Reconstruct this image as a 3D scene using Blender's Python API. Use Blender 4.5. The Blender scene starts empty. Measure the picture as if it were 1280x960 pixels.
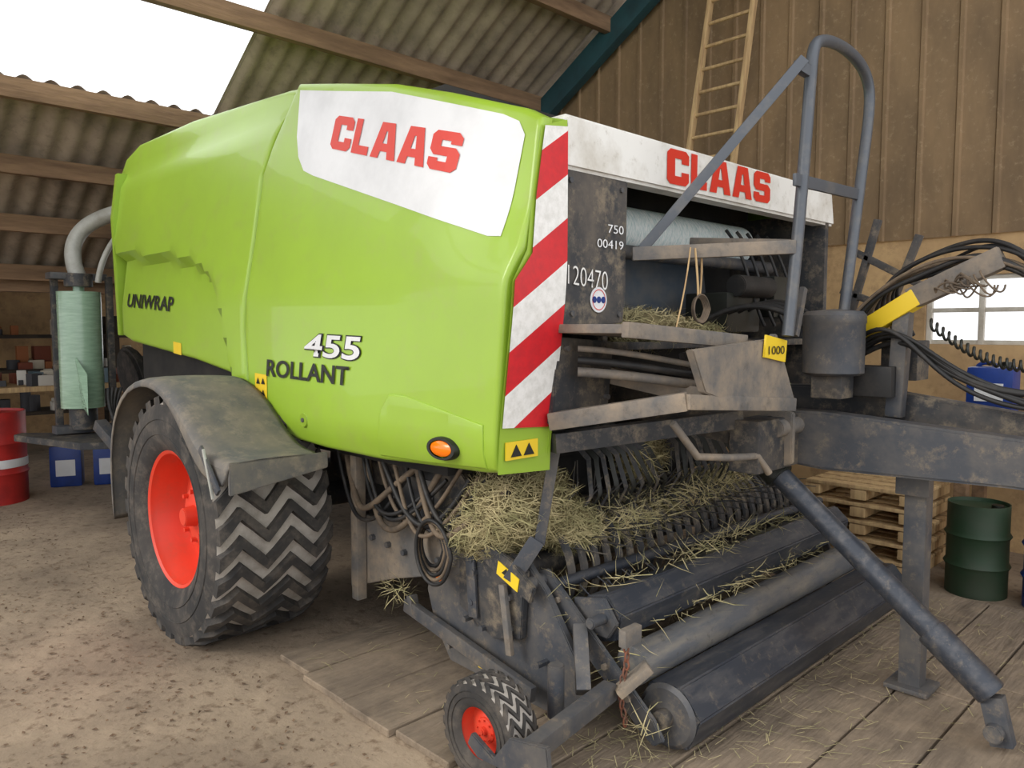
import bpy, bmesh, math, random
from mathutils import Vector, Matrix
random.seed(7)
SC=bpy.context.scene
COL=SC.collection

# ------------------------------------------------------------------ materials
def lin(c):
    return tuple(((x/255)/12.92 if x/255<=0.04045 else ((x/255+0.055)/1.055)**2.4) for x in c)+(1,)
def mat(name,col,col2=None,scale=4,rough=.5,metal=0,lo=.4,hi=.65,bump=0,bscale=None,detail=6,spec=.5,stretch=None,coat=0,grime=None):
    m=bpy.data.materials.new(name);m.use_nodes=True;nt=m.node_tree;b=nt.nodes["Principled BSDF"]
    b.inputs["Roughness"].default_value=rough;b.inputs["Metallic"].default_value=metal
    b.inputs["Specular IOR Level"].default_value=spec
    b.inputs["Coat Weight"].default_value=coat
    tc=nt.nodes.new("ShaderNodeTexCoord");vec=tc.outputs["Object"];raw=vec
    if stretch:
        mp=nt.nodes.new("ShaderNodeMapping");mp.inputs["Scale"].default_value=stretch
        nt.links.new(vec,mp.inputs[0]);vec=mp.outputs[0]
    if col2 is None:
        b.inputs["Base Color"].default_value=lin(col)
    else:
        n=nt.nodes.new("ShaderNodeTexNoise");n.inputs["Scale"].default_value=scale;n.inputs["Detail"].default_value=detail
        n.inputs["Roughness"].default_value=.65
        nt.links.new(vec,n.inputs["Vector"])
        r=nt.nodes.new("ShaderNodeValToRGB");r.color_ramp.elements[0].position=lo;r.color_ramp.elements[1].position=hi
        r.color_ramp.elements[0].color=lin(col);r.color_ramp.elements[1].color=lin(col2)
        nt.links.new(n.outputs["Fac"],r.inputs[0]);last=r.outputs[0]
        if grime:   # fine speckled dirt layer over the paint
            g=nt.nodes.new("ShaderNodeTexNoise");g.inputs["Scale"].default_value=grime[1];g.inputs["Detail"].default_value=14;g.inputs["Roughness"].default_value=.75
            nt.links.new(raw,g.inputs["Vector"])
            mr=nt.nodes.new("ShaderNodeMapRange");mr.inputs[1].default_value=grime[2];mr.inputs[2].default_value=grime[3];mr.inputs[3].default_value=0;mr.inputs[4].default_value=grime[4]
            nt.links.new(g.outputs["Fac"],mr.inputs[0])
            mx=nt.nodes.new("ShaderNodeMix");mx.data_type='RGBA';mx.inputs[7].default_value=lin(grime[0])
            nt.links.new(mr.outputs[0],mx.inputs[0]);nt.links.new(last,mx.inputs[6]);last=mx.outputs[2]
        nt.links.new(last,b.inputs["Base Color"])
    if bump:
        n2=nt.nodes.new("ShaderNodeTexNoise");n2.inputs["Scale"].default_value=bscale or scale*4;n2.inputs["Detail"].default_value=5
        nt.links.new(vec,n2.inputs["Vector"])
        bp=nt.nodes.new("ShaderNodeBump");bp.inputs["Strength"].default_value=bump;bp.inputs["Distance"].default_value=.02
        nt.links.new(n2.outputs["Fac"],bp.inputs["Height"]);nt.links.new(bp.outputs[0],b.inputs["Normal"])
    return m
GR=((150,134,110),14,.50,.72,.75)
GREEN=mat("green_paint",(148,182,50),(142,172,54),2,.38,lo=.35,hi=.7,coat=.2,grime=((152,150,96),5,.52,.75,.35))
GREEND=mat("green_recess",(140,170,44),(130,158,44),3,.35)
WHITE=mat("white_decal",(222,222,222),(206,206,206),3,.4)
WHITED=mat("white_beam_paint",(226,224,218),(190,184,172),5,.45,lo=.45,hi=.75,grime=((150,140,122),20,.58,.72,.6))
RED=mat("red_lettering",(206,48,28),None,rough=.45)
RRED=mat("reflector_red",(204,34,42),(188,34,42),30,.35)
RWHITE=mat("reflector_white",(232,230,226),(212,210,204),30,.35)
BLK=mat("black_lettering",(26,28,22),None,rough=.5)
DARK=mat("dark_dusty_frame",(46,47,50),(104,94,82),5,.6,lo=.45,hi=.8,bump=.1,grime=GR)
STEEL=mat("grey_painted_steel",(62,65,71),(112,104,94),4,.55,.1,lo=.42,hi=.8,bump=.08,grime=((140,124,102),18,.53,.72,.7))
DUSTY=mat("dusty_grey_steel",(96,93,90),(146,130,110),6,.7,lo=.38,hi=.68,bump=.15,grime=((70,64,58),20,.55,.7,.6))
ROLL=mat("roller_blue_grey",(52,56,64),(92,90,90),7,.42,.25,lo=.45,hi=.78,stretch=(3,.6,3),grime=((134,122,104),22,.55,.72,.6))
ROLLM=mat("roller_worn",(92,94,98),(130,124,114),7,.45,.25,lo=.4,hi=.7,stretch=(3,.6,3),grime=((64,60,56),24,.56,.68,.7))
TUBE=mat("rail_grey",(80,84,90),(112,108,102),8,.45,.2,lo=.5,hi=.8)
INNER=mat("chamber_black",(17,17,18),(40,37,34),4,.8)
RUB=mat("tyre_rubber",(38,37,37),(78,72,66),5,.85,lo=.38,hi=.8,bump=.2,grime=((124,112,98),10,.5,.75,.45))
RUBD=mat("tyre_groove_dust",(176,168,158),(136,128,118),9,.95,lo=.4,hi=.7)
RIM=mat("rim_red_orange",(218,58,32),(204,62,40),5,.5,grime=((150,90,66),8,.52,.75,.5))
HOSE=mat("hose_black",(28,27,27),(66,60,54),12,.6,lo=.5,hi=.8)
HOSED=mat("hose_dusty",(110,94,76),(74,64,54),14,.8)
YEL=mat("yellow_label",(226,192,38),None,rough=.5)
ORG=mat("orange_lens",(245,120,10),None,rough=.2)
HAY=mat("hay",(190,174,132),(138,134,92),9,.95,lo=.35,hi=.65)
HAYB=mat("hay_base",(136,122,86),(96,88,58),22,1,lo=.35,hi=.65,bump=.8)
FILM=mat("green_wrap_film",(132,160,136),(150,178,152),8,.25,stretch=(1,1,8),coat=.3)
PIPE=mat("light_grey_pipe",(172,172,164),(144,142,132),6,.4)
NET=mat("net_wrap",(232,236,234),(170,196,198),30,.7,stretch=(1,6,1))
PLASTER=mat("plaster",(200,166,120),(160,130,94),2.2,.95,lo=.35,hi=.7,bump=.4,grime=((120,94,68),6,.5,.7,.7))
SHEET=mat("weathered_sheet_wall",(140,114,82),(106,86,62),2.2,.75,lo=.35,hi=.7,stretch=(1.5,1.5,.5),bump=.1,detail=12,grime=((170,150,118),26,.55,.72,.6))
FIBRE=mat("fibre_cement_roof",(166,150,130),(118,106,92),2.5,.95,lo=.35,hi=.7,grime=((90,80,68),9,.5,.7,.6))
WOODB=mat("old_timber",(140,112,84),(96,74,54),3,.9,lo=.35,hi=.7,stretch=(4,.5,4),bump=.3)
WOODL=mat("pale_wood",(196,166,120),(160,130,92),5,.8,stretch=(6,6,.6))
TEAL=mat("teal_steel",(34,72,78),(28,56,62),3,.6)
PLANK=mat("floor_planks",(128,113,96),(90,78,65),2.5,.95,lo=.35,hi=.7,stretch=(7,.9,4),bump=.4,detail=10,grime=((150,132,110),3,.45,.65,.7))
BLUE=mat("blue_plastic",(24,58,136),(20,46,108),4,.4)
REDD=mat("red_drum_paint",(176,40,36),(140,34,32),4,.5)
GRND=mat("dark_green_drum",(34,58,36),(50,60,44),4,.6)
SHELF=mat("dark_shelf",(66,56,46),(40,36,32),5,.9)
SLATE=mat("slate_blue_cover",(58,70,82),(86,86,86),5,.6)
FENDM=mat("fender_plastic",(84,83,82),(122,112,98),4,.7,lo=.38,hi=.7,bump=.15,grime=((148,134,114),12,.5,.7,.6))
MISC=[mat("clutter_%d"%i,c,None,rough=.7) for i,c in enumerate([(190,180,160),(60,60,64),(150,90,50),(90,110,120),(205,200,190),(120,60,40)])]

# ------------------------------------------------------------------ helpers
def empty(name,loc=(0,0,0)):
    e=bpy.data.objects.new(name,None);COL.objects.link(e);e.location=loc;e.empty_display_size=.1;return e
def finish(name,bm,mats,parent=None,smooth=None):
    bmesh.ops.recalc_face_normals(bm,faces=bm.faces)
    me=bpy.data.meshes.new(name);bm.to_mesh(me);bm.free()
    if not isinstance(mats,(list,tuple)):mats=[mats]
    for m in mats:me.materials.append(m)
    if smooth is not None:
        me.polygons.foreach_set("use_smooth",[True]*len(me.polygons))
        me.set_sharp_from_angle(angle=math.radians(smooth))
    ob=bpy.data.objects.new(name,me);COL.objects.link(ob)
    if parent:ob.parent=parent
    return ob
def box(name,c,s,m,parent=None,rot=(0,0,0),bev=.006):
    bm=bmesh.new();bmesh.ops.create_cube(bm,size=1)
    bmesh.ops.scale(bm,vec=s,verts=bm.verts)
    if bev:
        bev=min(bev,min(s)*.3)
        bmesh.ops.bevel(bm,geom=bm.edges[:],offset=bev,segments=2,affect='EDGES',profile=.7)
    M=Matrix.Translation(c)@(Matrix.Rotation(rot[2],4,'Z')@Matrix.Rotation(rot[1],4,'Y')@Matrix.Rotation(rot[0],4,'X'))
    bmesh.ops.transform(bm,matrix=M,verts=bm.verts)
    return finish(name,bm,m,parent,35)
def beam(name,p1,p2,w,h,m,parent=None,bev=.006,up=(0,0,1)):
    p1=Vector(p1);p2=Vector(p2);d=p2-p1;L=d.length;x=d.normalized();u=Vector(up)
    y=u.cross(x)
    if y.length<1e-4:y=Vector((0,1,0)).cross(x)
    y.normalize();z=x.cross(y)
    bm=bmesh.new();bmesh.ops.create_cube(bm,size=1);bmesh.ops.scale(bm,vec=(L,w,h),verts=bm.verts)
    if bev:bmesh.ops.bevel(bm,geom=bm.edges[:],offset=min(bev,w*.3,h*.3),segments=2,affect='EDGES',profile=.7)
    M=Matrix((x,y,z)).transposed().to_4x4();M.translation=(p1+p2)/2
    bmesh.ops.transform(bm,matrix=M,verts=bm.verts)
    return finish(name,bm,m,parent,35)
def cyl(name,p1,p2,r,m,parent=None,n=24,r2=None,bev=.004):
    p1=Vector(p1);p2=Vector(p2);d=p2-p1
    bm=bmesh.new();bmesh.ops.create_cone(bm,cap_ends=True,segments=n,radius1=r,radius2=r if r2 is None else r2,depth=d.length)
    if bev and n>8:
        ed=[e for e in bm.edges if abs(e.verts[0].co.z-e.verts[1].co.z)<1e-5]
        bmesh.ops.bevel(bm,geom=ed,offset=min(bev,r*.3),segments=2,affect='EDGES')
    M=Vector((0,0,1)).rotation_difference(d).to_matrix().to_4x4();M.translation=(p1+p2)/2
    bmesh.ops.transform(bm,matrix=M,verts=bm.verts)
    return finish(name,bm,m,parent,40)
def tube(name,pts,r,m,parent=None,res=8,smooth=True,cyclic=False):
    cu=bpy.data.curves.new(name,'CURVE');cu.dimensions='3D';cu.bevel_depth=r;cu.bevel_resolution=3;cu.resolution_u=res;cu.use_fill_caps=True
    if smooth:
        sp=cu.splines.new('NURBS');sp.points.add(len(pts)-1)
        for p,q in zip(sp.points,pts):p.co=(*q,1)
        sp.use_endpoint_u=True;sp.order_u=min(4,len(pts));sp.use_cyclic_u=cyclic
    else:
        sp=cu.splines.new('POLY');sp.points.add(len(pts)-1)
        for p,q in zip(sp.points,pts):p.co=(*q,1)
    cu.materials.append(m)
    ob=bpy.data.objects.new(name,cu);COL.objects.link(ob)
    if parent:ob.parent=parent
    return ob
def plate(name,pts,plane,off,th,m,parent=None,bev=.004):
    bm=bmesh.new()
    def P(a,b,o): return {'XZ':(a,o,b),'YZ':(o,a,b),'XY':(a,b,o)}[plane]
    vs=[bm.verts.new(P(a,b,off)) for a,b in pts]
    f=bm.faces.new(vs);r=bmesh.ops.extrude_face_region(bm,geom=[f])
    bmesh.ops.translate(bm,vec=Vector(P(0,0,th)),verts=[v for v in r['geom'] if isinstance(v,bmesh.types.BMVert)])
    if bev:bmesh.ops.bevel(bm,geom=bm.edges[:],offset=bev,segments=2,affect='EDGES')
    return finish(name,bm,m,parent,35)
def lathe(name,prof,c,m,parent=None,n=64,axis='Y',smooth=35):
    bm=bmesh.new();rings=[]
    for r,a in prof:
        ring=[]
        for i in range(n):
            t=2*math.pi*i/n
            if axis=='Y':co=(c[0]+r*math.cos(t),c[1]+a,c[2]+r*math.sin(t))
            elif axis=='X':co=(c[0]+a,c[1]+r*math.cos(t),c[2]+r*math.sin(t))
            else:co=(c[0]+r*math.cos(t),c[1]+r*math.sin(t),c[2]+a)
            ring.append(bm.verts.new(co))
        rings.append(ring)
    for a,b in zip(rings,rings[1:]):
        for i in range(n):bm.faces.new((a[i],a[(i+1)%n],b[(i+1)%n],b[i]))
    bmesh.ops.remove_doubles(bm,verts=bm.verts,dist=1e-5)
    return finish(name,bm,m,parent,smooth)
def cut(bm,ax,lo,hi,step):
    n=int((hi-lo)/step)+1
    for i in range(n+1):
        co=[0,0,0];no=[0,0,0];co[ax]=lo+i*step+.0013;no[ax]=1
        bmesh.ops.bisect_plane(bm,geom=bm.verts[:]+bm.edges[:]+bm.faces[:],plane_co=co,plane_no=no,dist=1e-5)
def S(t):
    t=max(0,min(1,t));return t*t*(3-2*t)
def lerp_poly(tab,x):
    if x<=tab[0][0]:return tab[0][1]
    for (a,b),(c,d) in zip(tab,tab[1:]):
        if x<=c:return b+(d-b)*(x-a)/(c-a)
    return tab[-1][1]

# ------------------------------------------------------------------ the baler body surfaces
def side_front(x,z):
    y=1.70+.14*max(0,z-1.6)+.06*S((x+2.2)/.45)*S((z-1.55)/.35)
    y+=.03*S((1.05-z)/.12)
    return y
ARCH=[(-5.7,1.95),(-4.6,1.86),(-4.27,1.80),(-4.08,1.72),(-3.94,1.58),(-3.87,1.4),(-3.80,1.2),(-3.76,.9)]
def side_rear(x,z):
    y=1.705+.14*max(0,z-1.6)
    y+=.035*S((z-2.42)/.06)
    d=lerp_poly(ARCH,x)-z
    if x<-3.76:y+=.075*S((d+.01)/.045)
    return y
MIR=6.1
def shell(name,outline,fn,mats,parent,th=.05,bev=.022,step=.05,mirror=False):
    bm=bmesh.new();f=bm.faces.new([bm.verts.new((x,0,z)) for x,z in outline])
    r=bmesh.ops.extrude_face_region(bm,geom=[f]);bmesh.ops.translate(bm,vec=(0,th,0),verts=[v for v in r['geom'] if isinstance(v,bmesh.types.BMVert)])
    ed=[e for e in bm.edges if abs(e.verts[0].co.y)<1e-6 and abs(e.verts[1].co.y)<1e-6]
    bmesh.ops.bevel(bm,geom=ed,offset=bev,segments=4,affect='EDGES',profile=.5)
    xs=[p[0] for p in outline];zs=[p[1] for p in outline]
    cut(bm,0,min(xs),max(xs),step);cut(bm,2,min(zs),max(zs),step)
    for v in bm.verts:
        v.co.y+=fn(v.co.x,v.co.z)
        if mirror:v.co.y=MIR-v.co.y
    return finish(name,bm,mats,parent,32)
def drape_bm(bm,fn,step=.05,lift=.004):
    xs=[v.co.x for v in bm.verts];zs=[v.co.z for v in bm.verts]
    cut(bm,0,min(xs),max(xs),step);cut(bm,2,min(zs),max(zs),step)
    for v in bm.verts:v.co.y=fn(v.co.x,v.co.z)-lift
def decal(name,outline,fn,m,parent,lift=.003,step=.05):
    bm=bmesh.new();bm.faces.new([bm.verts.new((x,0,z)) for x,z in outline]);drape_bm(bm,fn,step,lift)
    return finish(name,bm,m,parent,60)
def text_bm(body,bold=0.0,space=1.0):
    cu=bpy.data.curves.new("tmp","FONT");cu.body=body;cu.size=1;cu.offset=bold;cu.space_character=space;cu.resolution_u=5
    ob=bpy.data.objects.new("tmp",cu);COL.objects.link(ob)
    dg=bpy.context.evaluated_depsgraph_get();dg.update()
    me=bpy.data.meshes.new_from_object(ob.evaluated_get(dg))
    bm=bmesh.new();bm.from_mesh(me)
    bpy.data.objects.remove(ob);bpy.data.meshes.remove(me)
    xs=[v.co.x for v in bm.verts];ys=[v.co.y for v in bm.verts]
    x0,x1,y0,y1=min(xs),max(xs),min(ys),max(ys)
    for v in bm.verts:v.co=((v.co.x-x0)/(x1-x0),(v.co.y-y0)/(y1-y0),0)
    bmesh.ops.remove_doubles(bm,verts=bm.verts,dist=1e-4)
    return bm
def block_letters_bm():
    """heavy square-cut sign-writing letters C L A A S in a unit box"""
    C=[[(.15,0),(.85,0),(1,.12),(1,.38),(.66,.38),(.66,.25),(.36,.25),(.36,.75),(.66,.75),(.66,.62),(1,.62),(1,.88),(.85,1),(.15,1),(0,.88),(0,.12)]]
    L=[[(0,0),(.95,0),(.95,.25),(.36,.25),(.36,1),(0,1)]]
    Al=[(0,0),(.32,0),(.36,.2),(.5,.2),(.5,.42),(.41,.42),(.47,.76),(.5,.76),(.5,1),(.24,1)]
    A=[Al,[(1-x,y) for x,y in Al][::-1]]
    Sx=[[(.15,0),(.85,0),(1,.12),(1,.48),(.85,.61),(.36,.61),(.36,.77),(.66,.77),(.66,.69),(1,.69),(1,.88),(.85,1),(.15,1),(0,.88),(0,.51),(.15,.38),(.64,.38),(.64,.23),(.34,.23),(.34,.31),(0,.31),(0,.12)]]
    bm=bmesh.new();x=0;W=[(C,1),(L,.82),(A,1.1),(A,1.1),(Sx,1)];tot=sum(w for _,w in W)+.1*4
    for g,w in W:
        for poly in g:bm.faces.new([bm.verts.new(((x+px*w)/tot,py,0)) for px,py in poly])
        x+=w+.1
    return bm
def side_text(name,body,p0,p1,h,fn,m,parent,bold=0,lean=0,lift=.006,space=1.0):
    bm=block_letters_bm() if body=="*" else text_bm(body,bold,space)
    for v in bm.verts:
        u,w=v.co.x,v.co.y
        v.co=(p0[0]+(p1[0]-p0[0])*u+lean*w,0,p0[1]+(p1[1]-p0[1])*u+h*w)
    drape_bm(bm,fn,.05,lift)
    return finish(name,bm,m,parent)
def front_text(name,body,y0,y1,z0,z1,x,m,parent,bold=0,space=1.0,dz=0):
    bm=block_letters_bm() if body=="*" else text_bm(body,bold,space)
    for v in bm.verts:
        u,w=v.co.x,v.co.y
        v.co=(x,y0+(y1-y0)*u,z0+(z1-z0)*w+dz*u)
    return finish(name,bm,m,parent)

B=empty("round_baler")
front_out=[(-3.28,2.575),(-2.94,2.50),(-2.51,2.40),(-2.16,2.29),(-1.82,2.175),(-1.735,2.13),(-1.735,1.886),(-1.74,1.71),(-1.765,1.61),(-1.785,1.40),(-1.81,1.12),(-1.82,.97),
 (-1.90,.96),(-2.23,.945),(-2.50,.93),(-2.92,.93),(-3.25,.945),(-3.40,.965),(-3.52,1.0),(-3.575,1.05),(-3.61,1.41),(-3.565,1.87),(-3.55,2.19),(-3.48,2.32)]
rear_out=[(-5.82,2.22),(-5.82,2.52),(-5.74,2.62),(-5.50,2.68),(-4.63,2.67),(-3.88,2.62),(-3.45,2.59),(-3.30,2.57),(-3.495,2.32),(-3.565,2.19),(-3.58,1.87),(-3.625,1.41),(-3.59,1.05),(-3.66,1.0),(-3.76,1.02),(-3.80,1.12),(-3.87,1.2),(-4.42,1.27),(-5.45,1.36),(-5.62,1.40),(-5.63,1.94)]
shell("side_panel_front_near",front_out,side_front,GREEN,B)
shell("side_panel_rear_near",rear_out,side_rear,GREEN,B)
shell("side_panel_rear_far",rear_out,side_rear,GREEN,B,mirror=True)
shell("side_panel_front_far",[(-3.28,2.575),(-2.94,2.50),(-2.51,2.40),(-2.16,2.27),(-2.10,2.20),(-2.10,.95),(-2.92,.93),(-3.52,1.0),(-3.575,1.05),(-3.61,1.41),(-3.565,1.87),(-3.55,2.19),(-3.48,2.32)],side_front,GREEN,B,mirror=True,step=.08,bev=.01)
# top hood
TOP=[(-5.80,2.50),(-5.74,2.60),(-5.50,2.665),(-4.63,2.655),(-3.88,2.605),(-3.28,2.555),(-2.94,2.485),(-2.51,2.385),(-2.16,2.275),(-1.80,2.15)]
bm=bmesh.new();rows=[]
for x,z in TOP:
    row=[]
    y0=(side_rear if x<-3.4 else side_front)(x,z)+.03
    cr=.05*S((-2.6-x)/1.5)
    for j in range(13):
        t=j/12;y=y0+(MIR-2*y0)*t
        row.append(bm.verts.new((x,y,z-.010+cr*math.sin(math.pi*t)**.6)))
    rows.append(row)
for a,b in zip(rows,rows[1:]):
    for j in range(12):bm.faces.new((a[j],a[j+1],b[j+1],b[j]))
o=finish("hood_top",bm,GREEN,B,50)
plate("tailgate_rear",[(1.80,2.50),(1.76,2.2),(1.78,1.4),(4.32,1.4),(4.34,2.2),(4.30,2.50)],'YZ',-5.72,.05,GREEN,B)
def Xf(z):return -1.735-.075*S((1.72-z)/.8)
bm=bmesh.new()
FF=[(1.705,.97),(1.705,1.60),(1.765,1.70),(1.79,1.88),(1.83,2.10),(1.955,2.14),(1.955,.955)]
bm.faces.new([bm.verts.new((0,y,z)) for y,z in FF]);cut(bm,2,.95,2.15,.05)
for v in bm.verts:v.co.x=Xf(v.co.z)+.002
finish("corner_panel_near",bm,GREEN,B,50)
plate("corner_panel_return",[(-1.74,2.14),(-1.74,1.6),(-1.81,.96),(-1.95,.96),(-1.95,2.20)],'XZ',1.94,.012,GREEN,B,bev=0)
bm=bmesh.new()
ST=[(1.708,1.125),(1.708,1.60),(1.782,1.69),(1.80,1.88),(1.84,2.10),(1.95,2.115),(1.95,1.11)]
bm.faces.new([bm.verts.new((0,y,z)) for y,z in ST])
sl=.66;q0=1.81
for k in range(-3,8):
    co=(0,1.94,q0-k*.1425)
    bmesh.ops.bisect_plane(bm,geom=bm.verts[:]+bm.edges[:]+bm.faces[:],plane_co=co,plane_no=Vector((0,-sl,1)).normalized(),dist=1e-5)
cut(bm,2,1.1,2.15,.05)
for f in bm.faces:
    c=f.calc_center_median();q=(q0-(c.z-sl*(c.y-1.94)))/.1425
    f.material_index=0 if math.floor(q)%2==0 else 1
for v in bm.verts:v.co.x=Xf(v.co.z)+.010
finish("warning_board_stripes",bm,[RRED,RWHITE],B,60)
box("warning_label_front",(-1.796,1.805,1.045),(.006,.15,.06),YEL,B,bev=0)
for k in range(2):
    plate("front_label_mark_%d"%k,[(1.75+.06*k,1.025),(1.80+.06*k,1.025),(1.775+.06*k,1.065)],'YZ',-1.792,.002,BLK,B,bev=0)
# decals
decal("white_decal_near",[(-3.25,2.535),(-2.95,2.465),(-2.51,2.365),(-2.16,2.25),(-1.90,2.165),(-1.83,2.13),(-1.80,2.08),(-1.84,1.75),(-1.90,1.755),(-2.39,1.91),(-3.05,2.115),(-3.14,2.15),(-3.20,2.22),(-3.235,2.32)],side_front,WHITE,B)
side_text("maker_lettering_side","*",(-2.93,2.215),(-2.08,1.985),.135,side_front,RED,B,lean=.03)
side_text("number_outline","455",(-3.035,1.325),(-2.595,1.315),.105,side_front,BLK,B,bold=.05,lean=.03,lift=.004)
side_text("number_lettering","455",(-3.03,1.33),(-2.60,1.32),.095,side_front,WHITE,B,bold=.02,lean=.03,lift=.007)
side_text("model_lettering","ROLLANT",(-3.38,1.225),(-2.68,1.215),.08,side_front,BLK,B,bold=.02,lean=.012)
side_text("wrap_lettering","UNIWRAP",(-5.50,1.59),(-4.70,1.545),.09,side_rear,BLK,B,bold=.02,lean=.012)
decal("warning_label_side",[(-3.50,1.11),(-3.38,1.105),(-3.38,1.23),(-3.50,1.235)],side_front,YEL,B)
for k,zz in enumerate((1.185,1.13)):
    for xx in (-3.465,-3.415):
        decal("label_mark_%d_%d"%(k,int(-xx*100)),[(xx-.018,zz),(xx+.018,zz),(xx,zz+.03)],side_front,BLK,B,lift=.006)
decal("warning_label_rear",[(-4.72,1.30),(-4.60,1.29),(-4.60,1.36),(-4.72,1.37)],side_rear,YEL,B)
lathe("marker_lamp",[(0.0,-.02),(.03,-.018),(.045,-.01),(.05,.0),(.05,.02)],(0,0,0),ORG,B,32)
bpy.data.objects["marker_lamp"].location=(-2.07,1.688,1.03);bpy.data.objects["marker_lamp"].scale=(1.25,1,.6)
lathe("marker_lamp_bezel",[(.048,-.012),(.06,-.012),(.064,.0),(.064,.02)],(0,0,0),BLK,B,32)
bpy.data.objects["marker_lamp_bezel"].location=(-2.07,1.688,1.03);bpy.data.objects["marker_lamp_bezel"].scale=(1.25,1,.65)
shell("lower_boss",[(-2.50,.95),(-2.46,1.13),(-2.40,1.20),(-2.3,1.20),(-1.87,1.13),(-1.87,.98),(-2.2,.96)],lambda x,z:side_front(x,z)-.006,GREEN,B,th=.03,bev=.006)
lathe("panel_latch",[(0,-.008),(.03,-.008),(.035,0),(.035,.02)],(-3.05,1.705,1.045),GREEND,B,24)
lathe("panel_latch_bolt",[(0,-.014),(.01,-.014),(.01,0)],(-3.05,1.705,1.045),STEEL,B,12)
box("bale_chamber",(-3.95,3.05,1.62),(3.3,2.3,1.5),INNER,B)
cyl("chamber_drum",(-2.9,2.05,.95),(-2.9,4.05,.95),.42,INNER,B,40)
box("chassis_crossmember",(-3.7,3.05,.62),(.22,2.4,.2),DARK,B)

# white front beam
plate("front_beam",[(1.955,2.165),(1.955,1.985),(4.09,1.985),(4.05,2.165)],'YZ',-1.83,.09,WHITED,B,bev=.012)
front_text("maker_lettering_front","*",2.54,3.37,2.01,2.145,-1.737,RED,B,dz=.012)
plate("beam_end_dark",[(3.55,2.175),(3.55,2.165),(4.08,2.165),(4.30,2.12),(4.32,1.30),(4.12,1.30),(4.12,1.98),(4.06,2.10)],'YZ',-1.92,.05,DARK,B)
plate("frame_plate_upper",[(1.95,1.985),(2.31,1.985),(2.305,1.60),(2.29,1.47),(1.95,1.44)],'YZ',-1.80,.05,DARK,B)
plate("frame_plate_lower",[(1.94,1.42),(2.25,1.40),(2.22,1.16),(1.92,1.12)],'YZ',-1.82,.06,DARK,B)
box("frame_cheek",(-2.05,2.28,1.6),(.45,.03,.8),DARK,B)
for (y,z) in [(1.99,1.95),(2.27,1.95),(2.0,1.50),(2.26,1.50),(1.98,1.38),(2.2,1.2)]:
    cyl("frame_rivet",(-1.76,y,z),(-1.742,y,z),.01,STEEL,B,8,bev=0)
front_text("frame_number_a","750",2.19,2.28,1.79,1.82,-1.744,WHITE,B)
front_text("frame_number_b","00419",2.13,2.28,1.735,1.765,-1.744,WHITE,B)
front_text("chalk_number","120470",1.975,2.19,1.60,1.665,-1.744,RWHITE,B,bold=-.012,dz=-.015)
lathe("round_sticker",[(0,.003),(.045,.003),(.045,0)],(-1.747,2.14,1.55),WHITE,B,32,axis='X')
for k in range(3):
    lathe("sticker_dot_%d"%k,[(0,.0045),(.012,.0045),(.012,0)],(-1.747,2.115+.025*k,1.55),BLUE,B,12,axis='X')
lathe("sticker_ring",[(.034,.0045),(.037,.0045)],(-1.747,2.14,1.55),RED,B,32,axis='X')
# net roll and inner bay
cyl("net_roll",(-2.10,2.33,1.88),(-2.10,3.72,1.88),.10,NET,B,32)
cyl("net_roller_top",(-2.0,2.33,1.77),(-2.0,3.9,1.77),.03,STEEL,B)
box("bay_back_panel",(-2.32,3.1,1.6),(.04,1.6,.5),INNER,B)
box("bay_floor",(-2.05,3.15,1.38),(.5,1.9,.03),DARK,B)
plate("twine_box_cover",[(2.62,1.76),(3.45,1.76),(3.50,1.50),(2.60,1.50)],'YZ',-2.18,.05,SLATE,B)
box("valve_block",(-1.90,3.25,1.52),(.22,.30,.18),BLK,B,bev=.015)
box("valve_block_b",(-1.85,3.60,1.60),(.16,.20,.20),BLK,B,bev=.015)
cyl("valve_motor",(-1.78,3.15,1.64),(-1.78,3.45,1.64),.05,HOSE,B)
box("far_cheek",(-2.05,4.02,1.6),(.6,.04,.9),DARK,B)
for k in range(5):
    y=3.35+.1*k
    tube("bay_cable_%d"%k,[(-1.95,y,1.92),(-1.85,y+.05,1.78),(-1.80,y-.05,1.62),(-1.75,y+.02,1.46)],.008,HOSE,B)

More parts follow.
